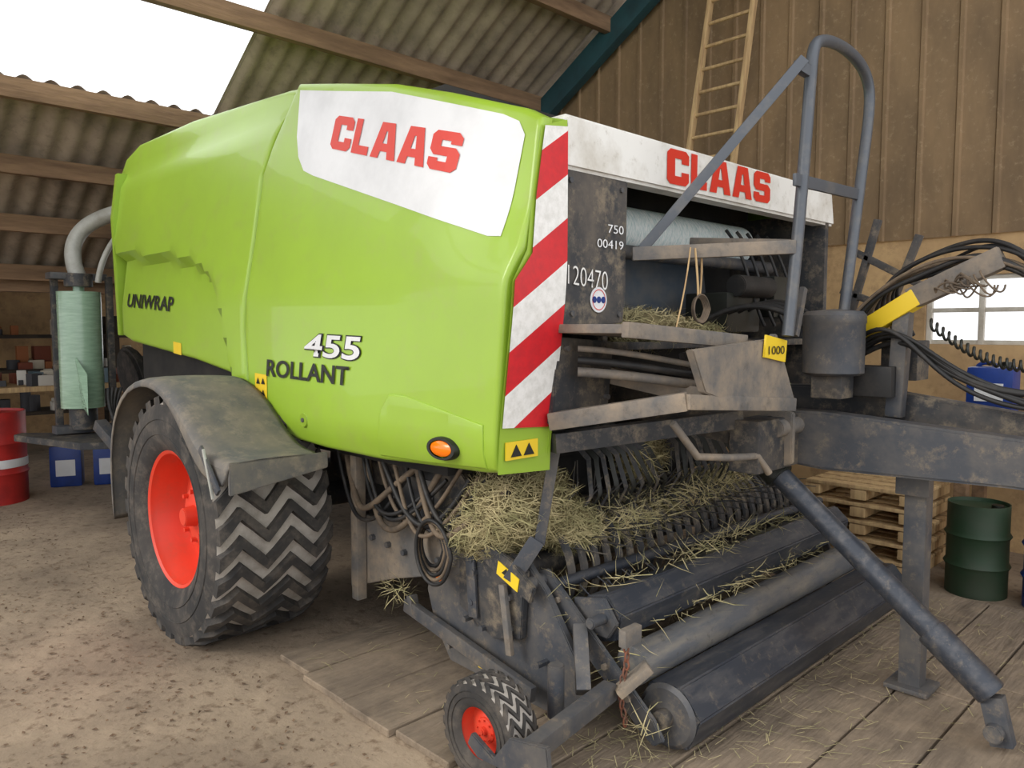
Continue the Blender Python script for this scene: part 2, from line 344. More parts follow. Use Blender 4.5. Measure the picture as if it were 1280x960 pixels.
# --------------------------------------------------------------- big wheel
def tyre(name,cx,cy,cz,R,rin,w,parent,nl=44,lug=.022):
    wh=w/2
    prof=[(rin,-wh*.80),(rin+.02*R/.6,-wh*.90),(rin+(R-rin)*.30,-wh*1.0),(rin+(R-rin)*.65,-wh*1.0),(R-lug-.02*R/.6,-wh*.96),(R-lug-.004,-wh*.86),(R-lug,-wh*.5),(R-lug+.004,0),(R-lug,wh*.5),(R-lug-.004,wh*.86),(R-lug-.02*R/.6,wh*.96),(rin+(R-rin)*.65,wh),(rin+(R-rin)*.30,wh),(rin+.02*R/.6,wh*.9),(rin,wh*.8)]
    bm=bmesh.new();n=96;rings=[]
    for r,a in prof:
        rings.append([bm.verts.new((cx+r*math.cos(2*math.pi*i/n),cy+a,cz+r*math.sin(2*math.pi*i/n))) for i in range(n)])
    for k,(a,b) in enumerate(zip(rings,rings[1:])):
        for i in range(n):
            f=bm.faces.new((a[i],a[(i+1)%n],b[(i+1)%n],b[i]));f.material_index=1 if 4<=k<=9 else 0
    zig=[-1.0,-.66,-.22,.22,.66,1.0];amp=[.2,.95,0,.95,0,.75]
    pitch=2*math.pi/nl
    for i in range(nl):
        t0=i*pitch;half=.205*pitch;prev=None
        for k in range(6):
            for sub in ((0,.5) if k<5 else (0,)):
                ww=zig[k]+(zig[k+1]-zig[k])*sub if k<5 else zig[5]
                aa=amp[k]+(amp[k+1]-amp[k])*sub if k<5 else amp[5]
                tt=t0+aa*pitch*1.0
                e=abs(ww)>.95
                hh=half*(1.35 if e else 1)
                rt=R-(.02*R/.6 if e else 0);rb=R-lug-.02-(.02 if e else 0)
                y=cy+ww*wh*.96
                def V(r,t):return bm.verts.new((cx+r*math.cos(t),y,cz+r*math.sin(t)))
                cur=[V(rb,tt-hh*1.25),V(rt,tt-hh),V(rt,tt+hh),V(rb,tt+hh*1.25)]
                if prev:
                    for q in range(3):
                        f=bm.faces.new((prev[q],prev[q+1],cur[q+1],cur[q]))
                else:bm.faces.new(cur)
                prev=cur
        bm.faces.new(prev[::-1])
    return finish(name,bm,[RUB,RUBD],parent,38)
def wheel(cx,cy,cz,R,rr,w,tag,out=-1,nl=44,lug=.022):
    tyre("tyre_"+tag,cx,cy,cz,R,rr-.01,w,B,nl=nl,lug=lug)
    s=rr/.345;h=w/2*.84;k=out
    pr=[(.012,0),(0,.008),(-.015,0),(-.02,-.03),(-.035,-.06),(-.045,-.13),(-.06,-.17)]
    lathe("rim_"+tag,[(rr+a*s,k*(h+b*s)) for a,b in pr]+[(rr*.6,k*(h-.15*s)),(rr*.45,k*(h-.13*s)),(rr*.42,k*(h-.11*s)),(rr*.3,k*(h-.10*s)),(0,k*(h-.10*s))],(cx,cy,cz),RIM,B,72)
    lathe("rim_back_"+tag,[(rr,-k*h),(rr-.03*s,-k*(h-.05*s)),(rr-.05*s,k*(h-.17*s))],(cx,cy,cz),RIM,B,48)
    for q in (.30,.55):
        rs=rr+(R-rr)*q
        lathe("sidewall_rib_%s_%d"%(tag,int(q*100)),[(rs-.006*s,k*(w/2-.004)),(rs,k*(w/2+.004)),(rs+.006*s,k*(w/2-.004))],(cx,cy,cz),RUB,B,72)
    for i in range(8):
        t=2*math.pi*i/8;a=(cx+rr*.36*math.cos(t),cy+k*(h-.11*s),cz+rr*.36*math.sin(t));b=(a[0],a[1]+k*.03*s,a[2])
        cyl("wheel_nut_%s_%d"%(tag,i),a,b,.012*s,RIM,B,6,bev=0)
    cyl("hub_"+tag,(cx,cy+k*(h-.12*s),cz),(cx,cy+k*(h-.04*s),cz),rr*.17,RIM,B,24,r2=rr*.13)
wheel(-3.61,1.57,.565,.59,.318,.55,"near",nl=30,lug=.034)
wheel(-3.61,4.53,.565,.59,.318,.55,"far",out=1,nl=30,lug=.034)
cyl("axle",(-3.61,1.8,.565),(-3.61,4.3,.565),.07,DARK,B)
FP=[(-4.25,.45),(-4.28,.70),(-4.25,.91),(-4.15,1.075),(-3.97,1.185),(-3.78,1.225),(-3.61,1.225),(-3.42,1.17),(-3.27,1.07),(-3.14,.975),(-3.02,.93),(-2.84,.935)]
LIP=[.03,.035,.04,.045,.045,.045,.05,.055,.08,.10,.11,.13]
def fender(name,y0,y1,sgn):
    bm=bmesh.new();rows=[]
    cx,cz=-3.61,.56
    for (x,z),l in zip(FP,LIP):
        d=Vector((cx-x,cz-z)).normalized()
        if x>-3.3:d=Vector((-.25,-.97))
        row=[(x+d.x*l,y0,z+d.y*l),(x+d.x*.02,y0,z+d.y*.02),(x,y0+sgn*.02,z),(x,(y0+y1)/2,z+.005),(x,y1,z-.01)]
        rows.append([bm.verts.new(p) for p in row])
    for a,b in zip(rows,rows[1:]):
        for j in range(4):bm.faces.new((a[j],a[j+1],b[j+1],b[j]))
    o=finish(name,bm,FENDM,B,45)
    md=o.modifiers.new("s","SOLIDIFY");md.thickness=.010
    md=o.modifiers.new("b","SUBSURF");md.levels=1;md.render_levels=1
fender("fender_near",1.26,1.70,1);fender("fender_far",4.84,4.40,-1)
plate("fender_front_flap",[(1.27,.93),(1.70,.925),(1.70,.86),(1.27,.80)],'YZ',-2.87,.02,FENDM,B)
beam("fender_latch",(-3.06,1.245,.97),(-2.90,1.245,.81),.012,.035,STEEL,B)
beam("fender_latch_b",(-3.02,1.24,.97),(-2.94,1.24,.78),.01,.012,PIPE,B)

# --------------------------------------------------------------- under body between wheel and pickup
plate("chassis_side_plate",[(-3.1,.22),(-3.1,.58),(-2.75,.60),(-2.40,.60),(-2.43,.43),(-2.75,.34)],'XZ',1.96,.03,DUSTY,B)
box("chassis_leg_plate",(-2.98,1.93,.56),(.05,.05,.72),DUSTY,B)
box("chassis_leg_plate_b",(-3.08,2.05,.58),(.10,.06,.66),DARK,B)
box("under_frame_rail",(-2.9,2.08,.78),(1.0,.08,.12),DARK,B)
box("under_gearbox",(-2.62,2.04,.72),(.22,.10,.18),STEEL,B,bev=.02)
for k in range(5):
    cyl("frame_bolt_%d"%k,(-2.9+.12*k,1.96,.50-.01*k),(-2.9+.12*k,1.94,.50-.01*k),.014,STEEL,B,6,bev=0)
for k in range(11):
    a=-3.0+.06*k+random.uniform(-.03,.03)
    pts=[(a-.1,1.92+random.uniform(-.03,.06),.88+random.uniform(-.04,.05)),(a+.0,1.90,.70+random.uniform(-.08,.05)),(a+.12,1.88+random.uniform(-.03,.03),.60+random.uniform(-.08,.04)),(a+.28,1.90,.68+random.uniform(-.06,.1)),(a+.42,1.95,.86+random.uniform(-.05,.05))]
    tube("hydraulic_hose_%d"%k,pts,random.choice((.009,.012,.014)),HOSED if k%2 else HOSE,B)
for k in range(5):
    c=(-2.44,1.93,.56);pts=[]
    for i in range(10):
        t=2*math.pi*i/10;pts.append((c[0]+.02*k+(.075+.01*k)*math.cos(t),c[1]-.015*k,c[2]+(.09+.012*k)*math.sin(t)))
    tube("coiled_hose_%d"%k,pts,.008,HOSED if k%2 else HOSE,B,cyclic=True)
box("lower_tank",(-2.75,2.5,.62),(.9,.7,.35),INNER,B)
cyl("feed_chain_guard",(-2.45,2.0,.70),(-2.45,2.06,.70),.20,DARK,B,40)

# --------------------------------------------------------------- pickup
PL=[(-2.50,.55),(-2.44,.59),(-2.16,.61),(-1.95,.58),(-1.86,.50),(-1.72,.30),(-1.66,.18),(-1.70,.06),(-1.88,.05),(-2.40,.07),(-2.50,.20),(-2.55,.34)]
plate("pickup_side_plate_near",PL,'XZ',1.99,.03,STEEL,B)
plate("pickup_side_plate_far",PL,'XZ',4.06,.03,STEEL,B)
plate("pickup_side_shield",[(-2.30,.60),(-2.05,.60),(-1.93,.56),(-1.95,.30),(-2.1,.26),(-2.30,.34)],'XZ',1.955,.03,DARK,B)
beam("pickup_side_bar",(-2.66,1.96,.25),(-1.86,1.93,.13),.03,.06,STEEL,B)
beam("pickup_side_bar_b",(-2.60,1.96,.22),(-2.62,1.96,.30),.04,.03,STEEL,B)
beam("shield_strap",(-2.22,1.945,.58),(-2.20,1.945,.32),.012,.05,STEEL,B)
beam("spring_rod",(-2.02,1.93,.50),(-1.98,1.93,.24),.02,.03,DUSTY,B)
for (x,z) in [(-2.25,.30),(-2.15,.29),(-2.0,.45),(-2.0,.33),(-1.85,.24),(-2.42,.5),(-2.2,.5),(-2.35,.16),(-2.21,.55),(-2.21,.38)]:
    cyl("plate_bolt",(x,1.995,z),(x,1.935,z),.013,STEEL,B,6,bev=0)
lathe("round_reflector",[(0,-.008),(.026,-.006),(.03,0)],(-2.46,1.988,.42),ORG,B,24)
plate("shield_label",[(-2.22,.10),(-2.12,.10),(-2.12,.14),(-2.22,.14)],'XZ',1.986,.003,YEL,B,bev=0)
def hexroll(name,x,z,r,n,y0,y1,m,ph=0,sx=1):
    bm=bmesh.new();a=[];b=[]
    for i in range(n):
        t=ph+2*math.pi*i/n
        a.append(bm.verts.new((x+sx*r*math.cos(t),y0,z+r*math.sin(t))));b.append(bm.verts.new((x+sx*r*math.cos(t),y1,z+r*math.sin(t))))
    bm.faces.new(a);bm.faces.new(b[::-1])
    for i in range(n):bm.faces.new((a[i],a[(i+1)%n],b[(i+1)%n],b[i]))
    bmesh.ops.bevel(bm,geom=bm.edges[:],offset=.006,segments=2,affect='EDGES')
    return finish(name,bm,m,B,30)
cyl("crop_press_rod",(-1.88,2.05,.50),(-1.76,4.05,.52),.022,ROLL,B)
hexroll("crop_roller_top",-1.69,.415,.095,6,2.10,4.05,ROLL,.3)
cyl("crop_roller_middle",(-1.55,2.10,.285),(-1.55,4.05,.285),.068,ROLLM,B,32)
hexroll("crop_roller_bottom",-1.415,.15,.12,6,2.12,4.05,ROLL,.15,1.05)
lathe("roller_end_cap",[(0,-.012),(.095,-.012),(.11,0)],(-1.415,2.12,.15),STEEL,B,40)
lathe("roller_end_hub",[(0,-.04),(.03,-.04),(.03,0)],(-1.415,2.11,.15),DARK,B,24)
plate("roller_link_near",[(-1.95,.54),(-1.90,.56),(-1.42,.16),(-1.38,.10),(-1.42,.07),(-1.47,.10),(-1.96,.49)],'XZ',2.04,.02,STEEL,B)
plate("roller_arm_near",[(-1.80,.47),(-1.66,.50),(-1.60,.42),(-1.64,.36),(-1.78,.36)],'XZ',2.075,.02,STEEL,B)
plate("roller_link_far",[(-1.85,.50),(-1.80,.52),(-1.32,.16),(-1.28,.10),(-1.32,.07),(-1.37,.10),(-1.86,.45)],'XZ',4.07,.02,STEEL,B)
for (x,z) in [(-1.84,.46),(-1.74,.38),(-1.62,.28),(-1.52,.2)]:
    cyl("link_bolt",(x,2.045,z),(x,2.028,z),.012,DUSTY,B,6,bev=0)
cyl("link_pivot",(-1.92,1.95,.515),(-1.92,2.08,.515),.025,STEEL,B)
cyl("link_pivot_b",(-1.66,2.0,.43),(-1.66,2.13,.43),.02,STEEL,B)
beam("lift_lever",(-1.90,2.0,.66),(-1.85,2.05,1.10),.012,.04,STEEL,B)
beam("lift_lever_lower",(-1.90,1.99,.68),(-1.98,1.93,.52),.015,.06,STEEL,B)
plate("lever_quadrant",[(-2.20,.60),(-2.12,.64),(-1.98,.60),(-1.86,.52),(-1.88,.46),(-1.98,.50),(-2.10,.55)],'XZ',1.93,.02,DARK,B)
plate("lever_label",[(-2.04,.585),(-1.93,.54),(-1.94,.49),(-2.05,.535)],'XZ',1.926,.003,YEL,B,bev=0)
plate("lever_label_mark",[(-2.02,.545),(-1.98,.53),(-1.995,.565)],'XZ',1.924,.003,BLK,B,bev=0)
for k in range(26):
    y=2.16+k*.073
    bm=bmesh.new();prev=None
    for i in range(15):
        t=math.radians(-65+i*15)
        r=.23;c=(-2.10,.50)
        ro=[(c[0]+rr*math.cos(t)*1.0,yy,c[1]+rr*math.sin(t)) for rr,yy in ((r-.012,y-.018),(r,y-.014),(r,y+.014),(r-.012,y+.018))]
        cur=[bm.verts.new(p) for p in ro]
        if prev:
            for q in range(3):bm.faces.new((prev[q],prev[q+1],cur[q+1],cur[q]))
        prev=cur
    finish("stripper_band_%d"%k,bm,DARK,B,60)
bm=bmesh.new()
def tine(bm,p,q,r=.004):
    p=Vector(p);q=Vector(q);d=(q-p).normalized();u=d.orthogonal().normalized();w=d.cross(u)
    a=[bm.verts.new(p+u*r*math.cos(t)+w*r*math.sin(t)) for t in (0,2.1,4.2)];b=[bm.verts.new(q+u*r*.7*math.cos(t)+w*r*.7*math.sin(t)) for t in (0,2.1,4.2)]
    for i in range(3):bm.faces.new((a[i],a[(i+1)%3],b[(i+1)%3],b[i]))
for k in range(25):
    y=2.197+k*.073
    for t in (0,35,75,115,160):
        tr=math.radians(t+(k%2)*8);tine(bm,(-2.10+.18*math.cos(tr),y,.50+.18*math.sin(tr)),(-2.10+.38*math.cos(tr-.3),y,.50+.38*math.sin(tr-.3)))
finish("pickup_tines",bm,STEEL,B)
cyl("reel_shaft",(-2.10,2.0,.50),(-2.10,4.07,.50),.05,DARK,B)
for k in range(20):
    fan=0 if k<10 else 1;j=k%10
    y=2.36+j*.045+fan*.62
    pts=[(-2.30,y-.02*j,1.06),(-2.10,y-.01*j,1.02),(-1.97,y,.92),(-1.93,y+.012*j-.03,.78),(-2.0,y+.02*j-.08,.64)]
    bm=bmesh.new();prev=None
    for i in range(13):
        s=i/12*(len(pts)-1);jj=min(int(s),len(pts)-2);f=s-jj
        p=Vector(pts[jj]).lerp(Vector(pts[jj+1]),f);w=.017*(1-.5*i/12)
        cur=[bm.verts.new(p+Vector((0,-w,0))),bm.verts.new(p+Vector((.012,0,.012))),bm.verts.new(p+Vector((0,w,0)))]
        if prev:
            for q in range(2):bm.faces.new((prev[q],prev[q+1],cur[q+1],cur[q]))
        prev=cur
    finish("feed_finger_%d"%k,bm,BLK if k%2 else DARK,B,70)
cyl("rotor_drum",(-2.45,2.08,.80),(-2.45,4.0,.80),.16,INNER,B)
box("intake_back",(-2.75,3.05,.85),(.1,2.0,.6),INNER,B)
# gauge wheel
wheel(-1.745,1.61,.172,.172,.092,.12,"gauge",nl=22,lug=.009)
plate("gauge_arm_plate",[(-1.64,.15),(-1.57,.24),(-1.42,.27),(-1.41,.20),(-1.57,.13),(-1.71,.12),(-1.76,.15),(-1.74,.19)],'XZ',1.525,.02,STEEL,B)
beam("gauge_arm",(-1.50,1.54,.22),(-1.55,1.98,.24),.05,.06,STEEL,B)
cyl("gauge_post",(-1.66,1.83,.16),(-1.66,1.83,.34),.028,STEEL,B)
beam("gauge_bracket",(-1.60,1.90,.24),(-1.72,2.02,.40),.05,.05,STEEL,B)
beam("gauge_bracket_b",(-1.52,1.98,.24),(-1.45,2.06,.33),.06,.03,DUSTY,B)
CH=mat("rusty_chain",(120,70,48),(90,74,64),20,.8)
for k in range(11):
    z=.42-.028*k;x=-1.51+.012*math.sin(k*.7)
    o=tube("chain_link_%d"%k,[(x+(.010*math.cos(t) if k%2 else 0),2.0+(0 if k%2 else .010*math.cos(t)),z+.019*math.sin(t)) for t in [2*math.pi*i/8 for i in range(8)]],.0035,CH,B,cyclic=True)
box("chain_bracket",(-1.50,2.02,.43),(.03,.09,.06),DUSTY,B)

# --------------------------------------------------------------- platform, drawbar
box("platform_step",(-1.60,2.18,1.435),(.30,.50,.03),DUSTY,B,rot=(math.radians(-3),0,0))
beam("platform_edge",(-1.46,1.92,1.445),(-1.40,2.55,1.40),.03,.05,DUSTY,B)
plate("platform_bracket",[(2.10,1.38),(2.62,1.41),(2.66,1.43),(2.74,1.30),(2.82,1.17),(2.70,1.15),(2.40,1.18),(2.18,1.24)],'YZ',-1.36,.03,DUSTY,B)
box("ratio_plate",(-1.322,2.63,1.375),(.008,.16,.08),YEL,B,rot=(math.radians(-8),0,0),bev=0)
front_text("ratio_text","1000",2.57,2.69,1.355,1.385,-1.315,BLK,B,bold=0)
beam("lower_frame_tube",(-1.78,1.93,1.13),(-1.36,2.12,1.215),.06,.06,DUSTY,B)
beam("lower_frame_tube_b",(-1.36,2.10,1.215),(-1.34,2.80,1.16),.05,.05,DUSTY,B)
beam("lower_frame_tube_c",(-1.80,1.96,1.05),(-1.50,2.70,1.10),.06,.07,DARK,B)
beam("frame_diag",(-1.80,2.25,1.28),(-1.36,2.35,1.20),.05,.06,DUSTY,B)
plate("frame_gusset",[(2.35,1.36),(2.55,1.38),(2.50,1.22),(2.38,1.24)],'YZ',-1.55,.03,DARK,B)
for k in range(3):
    tube("platform_pipe_%d"%k,[(-1.72,2.0,1.38-.04*k),(-1.55,2.15,1.37-.04*k),(-1.42,2.35,1.30-.03*k),(-1.40,2.6,1.28-.03*k)],.011+.003*k,DUSTY if k!=1 else HOSE,B)
plate("hitch_plate",[(-1.66,1.12),(-1.48,1.14),(-1.36,1.12),(-1.36,.92),(-1.50,.86),(-1.62,.90)],'XZ',2.86,.03,DUSTY,B)
for (x,z) in [(-1.56,1.06),(-1.56,.98),(-1.45,1.08),(-1.42,.96)]:
    cyl("hitch_bolt",(x,2.865,z),(x,2.84,z),.022,INNER,B,16)
cyl("hitch_pin",(-1.40,2.80,1.06),(-1.40,3.0,1.06),.035,DUSTY,B)
plate("drawbar_near",[(-1.66,.92),(-1.60,1.11),(-1.30,1.12),(-.64,1.08),(.9,1.0),(.9,.86),(-.64,.91),(-1.3,.89)],'XZ',2.98,.10,STEEL,B,bev=.01)
plate("drawbar_far",[(-1.66,1.02),(-1.60,1.2),(-1.25,1.21),(-.7,1.14),(.9,1.04),(.9,.90),(-.7,1.0),(-1.3,1.02)],'XZ',3.25,.10,DARK,B,bev=.01)
box("drawbar_crossplate",(-1.45,3.1,1.0),(.12,.9,.2),DARK,B)
beam("drawbar_frame_link",(-1.62,2.9,1.05),(-2.3,2.9,1.15),.1,.16,DARK,B)
beam("drawbar_frame_link_far",(-1.62,3.35,1.05),(-2.3,3.35,1.15),.1,.16,DARK,B)
box("jack_stand_tube",(-1.0,3.20,.47),(.08,.08,.9),STEEL,B)
box("jack_stand_foot",(-1.0,3.20,.040),(.16,.16,.02),STEEL,B)
box("jack_stand_bracket",(-1.0,3.14,.86),(.12,.05,.10),STEEL,B)
cyl("driveshaft_guard",(-1.50,2.92,.91),(-.80,2.92,.335),.043,ROLL,B,32)
cyl("driveshaft_tube",(-.86,2.92,.38),(-.66,2.92,.215),.053,ROLL,B,32)
cyl("driveshaft_bell",(-1.55,2.92,.95),(-1.43,2.92,.85),.06,BLK,B,32)
beam("driveshaft_yoke",(-.66,2.92,.21),(-.62,2.92,.05),.05,.07,STEEL,B)
cyl("driveshaft_yoke_joint",(-.64,2.86,.10),(-.64,2.98,.10),.03,STEEL,B)
tube("frame_bracket_rod",[(-1.5,2.25,1.12),(-1.45,2.33,1.0),(-1.42,2.5,.98),(-1.40,2.66,.97),(-1.38,2.72,.90)],.014,DUSTY,B,smooth=False)
lathe("grease_canister",[(0,0),(.10,0),(.115,.01),(.115,.20),(.118,.205),(.118,.235),(.105,.25),(0,.26)],(-1.28,3.03,1.265),STEEL,B,40,axis='Z')
box("canister_base",(-1.28,3.03,1.22),(.12,.12,.09),DARK,B)
# handrail
RA=[(-1.30,2.68,1.42),(-1.30,2.73,1.70),(-1.30,2.78,2.10),(-1.30,2.81,2.38),(-1.30,2.82,2.47),(-1.30,2.86,2.52),(-1.30,3.05,2.55),(-1.30,3.25,2.53),(-1.30,3.35,2.47),(-1.30,3.37,2.38),(-1.30,3.33,2.20),(-1.30,3.27,1.95),(-1.30,3.17,1.52)]
tube("handrail_hoop",RA,.022,TUBE,B,res=12)
beam("handrail_brace",(-1.72,2.36,1.74),(-1.30,2.75,2.42),.03,.038,TUBE,B)
beam("handrail_brace_top",(-1.32,2.73,2.40),(-1.30,2.82,2.38),.03,.04,TUBE,B)
beam("handrail_crossbar",(-1.30,2.70,1.985),(-1.30,3.30,2.00),.015,.045,TUBE,B)
beam("platform_rail_bar",(-1.72,2.30,1.72),(-1.30,2.72,1.745),.03,.05,DUSTY,B)
beam("platform_rail_bar_b",(-1.74,2.72,1.80),(-1.30,2.76,1.76),.03,.03,DUSTY,B)
beam("handrail_foot",(-1.30,2.74,1.42),(-1.30,2.80,1.60),.02,.03,STEEL,B)
tube("twine_loop",[(-1.55,2.45,1.74),(-1.54,2.46,1.62),(-1.54,2.46,1.56)],.004,WOODL,B)
tube("twine_loop_b",[(-1.55,2.49,1.74),(-1.54,2.49,1.66),(-1.54,2.47,1.56)],.004,WOODL,B)
tube("twine_loop_c",[(-1.55,2.42,1.74),(-1.54,2.38,1.58),(-1.54,2.30,1.40)],.003,WOODL,B)
for k in range(5):
    tube("twine_coil_%d"%k,[(-1.54+.004*k,2.46+.042*math.cos(2*math.pi*i/8)*(1+.08*k),1.52+.048*math.sin(2*math.pi*i/8)*(1+.05*k)) for i in range(8)],.0035,HOSED,B,cyclic=True)
# hose support at right
beam("hose_arm",(-1.30,3.22,1.40),(-1.02,3.18,1.57),.06,.07,YEL,B)
beam("hose_arm_upper",(-1.05,3.18,1.56),(-.74,3.15,1.70),.05,.08,DUSTY,B)
beam("hose_arm_post",(-1.10,3.2,1.10),(-1.08,3.2,1.52),.06,.06,STEEL,B)
for nm,p,q in (("a",(-1.42,3.5,1.45),(-1.30,3.5,1.92)),("b",(-1.25,3.5,1.5),(-1.13,3.5,1.84)),("c",(-1.42,3.5,1.80),(-1.10,3.5,1.62)),("e",(-1.45,3.5,1.62),(-1.15,3.5,1.50))):
    beam("rack_frame_"+nm,p,q,.03,.03,DARK,B)
box("hose_block",(-1.12,3.35,1.32),(.14,.14,.16),DARK,B)
box("valve_bank",(-1.22,3.18,1.24),(.26,.12,.12),HOSE,B)
for k in range(9):
    dz=.012*k;r=random.uniform
    tube("drawbar_hose_%d"%k,[(-1.30+.02*k,3.10+.05*k,1.42),(-1.22,3.15+.02*k,1.56+dz),(-1.02,3.16+.02*k,1.70+r(-.08,.05)),(-.80,3.14+.01*k,1.76+r(-.10,.04)),(-.62,3.12,1.70+r(-.10,.03)),(-.42,3.05,1.5-.02*k),(-.2,3.0,1.25)],r(.006,.011),HOSE if k%3 else HOSED,B)
for k in range(6):
    r=random.uniform
    tube("rear_hose_%d"%k,[(-1.30,3.2,1.34-.01*k),(-1.15,3.1+.03*k,1.46+r(-.08,.06)),(-1.0,3.12,1.36+r(-.08,.06)),(-.8,3.15,1.22+r(-.07,.06)),(-.55,3.15,1.18+r(-.04,.08))],r(.007,.012),HOSE,B)
pts=[]
for i in range(120):
    t=i/119;pts.append((-.98+.42*t,3.18+.022*math.cos(i*1.05),1.47-.15*t-.06*math.sin(math.pi*t)+.022*math.sin(i*1.05)))
tube("coiled_cable",pts,.005,BLK,B,res=3)
for k in range(14):
    r=random.uniform
    x0=-.98+r(0,.2)
    tube("tied_twine_%d"%k,[(x0,3.11,1.56+(x0+.98)*.5),(x0+r(-.04,.05),3.08,1.64+r(-.05,.06)),(x0+r(-.02,.10),3.07,1.60+r(-.1,.06)),(x0+.08,3.10,1.60)],.0035,HOSED,B)
for k in range(4):
    tube("bay_hose_%d"%k,[(-1.9,3.0+.1*k,1.45),(-1.7,3.05+.08*k,1.60+.02*k),(-1.5,3.1+.06*k,1.55),(-1.40,3.1+.05*k,1.42)],.012,HOSE,B)

# --------------------------------------------------------------- rear wrapping unit
lathe("film_roll",[(0,0),(.04,0),(.04,.03),(.155,.03),(.155,.93),(.04,.93),(.04,.98),(0,.98)],(-6.66,1.80,.80),FILM,B,40,axis='Z')
cyl("film_roll_head",(-6.66,1.80,1.77),(-6.66,1.80,1.87),.10,DARK,B)
cyl("film_roll_foot",(-6.66,1.80,.66),(-6.66,1.80,.82),.10,DARK,B)
box("film_frame",(-6.78,1.66,1.25),(.05,.05,1.2),DARK,B)
box("film_frame_b",(-6.60,2.0,1.28),(.04,.05,1.15),DARK,B)
box("film_frame_top",(-6.70,1.80,1.85),(.14,.40,.05),STEEL,B)
box("film_frame_bottom",(-6.70,1.80,.66),(.14,.40,.06),STEEL,B)
tube("wrap_arm_pipe",[(-6.66,1.80,1.85),(-6.70,1.76,2.0),(-6.72,1.80,2.18),(-6.62,1.95,2.32),(-6.3,2.2,2.40),(-6.0,2.6,2.45),(-6.0,3.05,2.45)],.06,PIPE,B)
tube("wrap_arm_rod",[(-6.52,1.90,1.80),(-6.50,1.92,2.0),(-6.42,2.0,2.18),(-6.25,2.1,2.26)],.022,PIPE,B)
plate("wrap_table_wing",[(-7.05,1.45),(-6.95,1.38),(-6.1,1.62),(-5.95,1.95),(-6.6,2.0)],'XY',.57,.05,DARK,B)
beam("wrap_table_beam",(-6.2,2.1,.50),(-4.4,2.1,.55),.12,.18,DARK,B)
beam("wrap_table_beam_far",(-6.2,3.9,.50),(-4.4,3.9,.55),.12,.18,DARK,B)
cyl("wrap_table_roller",(-6.1,2.1,.62),(-6.1,4.0,.62),.10,DARK,B)
cyl("wrap_table_roller_b",(-6.9,2.1,.62),(-6.9,4.0,.62),.10,DARK,B)
box("wrap_table_bracket",(-5.9,1.95,.60),(.5,.2,.2),DARK,B)
beam("wrap_table_strut",(-6.1,1.75,.75),(-5.6,1.85,.45),.08,.08,STEEL,B)
cyl("wrap_table_disc",(-7.3,2.35,.98),(-7.3,2.45,1.0),.30,RUB,B,40,bev=.03)
bm=bmesh.new()
bm.faces.new([bm.verts.new(p) for p in ((-6.55,1.72,1.25),(-6.50,1.75,.85),(-6.25,1.72,.80),(-6.38,1.76,1.1))])
finish("loose_film",bm,FILM,B)
for k in range(4):
    tube("wrap_hose_%d"%k,[(-6.2,1.85+.03*k,1.0),(-6.1,1.80,.8-.03*k),(-5.9,1.85,.62),(-5.6,1.9,.62+.03*k)],.012,HOSE,B)

# --------------------------------------------------------------- hay
def hay(name,blobs,n,parent=None,L=.09,base=True):
    bm=bmesh.new()
    for (c,s) in blobs:
        if base:
            r=bmesh.ops.create_icosphere(bm,subdivisions=3,radius=1)
            for v in r['verts']:
                k=1+random.uniform(-.12,.12);v.co=Vector((c[0]+v.co.x*s[0]*k*.9,c[1]+v.co.y*s[1]*k*.9,c[2]+v.co.z*s[2]*k*.9))
    for f in bm.faces:f.material_index=1
    tot=sum(s[0]*s[1]+s[1]*s[2] for c,s in blobs)
    for (c,s) in blobs:
        m=int(n*(s[0]*s[1]+s[1]*s[2])/tot)
        for i in range(m):
            d=Vector((random.gauss(0,1),random.gauss(0,1),random.gauss(0,1))).normalized()
            if base: k=random.uniform(.85,1.08)
            else: k=random.random()**.5
            p=Vector((c[0]+d.x*s[0]*k,c[1]+d.y*s[1]*k,c[2]+d.z*s[2]*k))
            t=Vector((random.gauss(0,1),random.gauss(0,1),random.gauss(0,.5)))
            t=(t-d*t.dot(d)*.8).normalized()
            l=L*random.uniform(.4,1.3);w=t.cross(d)
            if w.length<1e-3:continue
            w=w.normalized()*random.uniform(.0008,.0020)
            q=p+t*l;mid=(p+q)/2+d*l*random.uniform(-.1,.25)
            a=[bm.verts.new(v) for v in (p-w,p+w,mid+w,mid-w,q)]
            bm.faces.new((a[0],a[1],a[2],a[3]));bm.faces.new((a[3],a[2],a[4]))
    me=bpy.data.meshes.new(name);bm.to_mesh(me);bm.free();me.materials.append(HAY);me.materials.append(HAYB)
    ob=bpy.data.objects.new(name,me);COL.objects.link(ob)
    if parent:ob.parent=parent
    return ob
hay("hay_on_pickup",[((-2.10,2.10,.76),(.20,.22,.17)),((-2.2,1.98,.66),(.17,.10,.10)),((-2.02,2.28,.66),(.14,.14,.10)),((-1.98,2.7,.62),(.06,.3,.04)),((-2.15,2.95,.86),(.10,.14,.12)),((-2.05,3.5,.68),(.08,.3,.05))],13000,B,L=.08)
hay("hay_draped_on_reel",[((-1.92,2.6,.66),(.12,.35,.10)),((-1.95,3.2,.68),(.12,.5,.08)),((-2.0,2.75,.88),(.1,.12,.16))],900,B,L=.12,base=False)
hay("hay_in_bay",[((-1.95,2.65,1.45),(.18,.30,.08)),((-1.95,3.1,1.43),(.15,.2,.06))],2600,B,L=.07)
hay("hay_on_rollers",[((-1.72,3.0,.52),(.10,.9,.02)),((-1.60,3.0,.38),(.06,.9,.02)),((-1.45,2.05,.12),(.08,.08,.1)),((-1.6,2.10,.30),(.12,.05,.15)),((-1.85,2.05,.45),(.1,.05,.12))],620,B,L=.12,base=False)
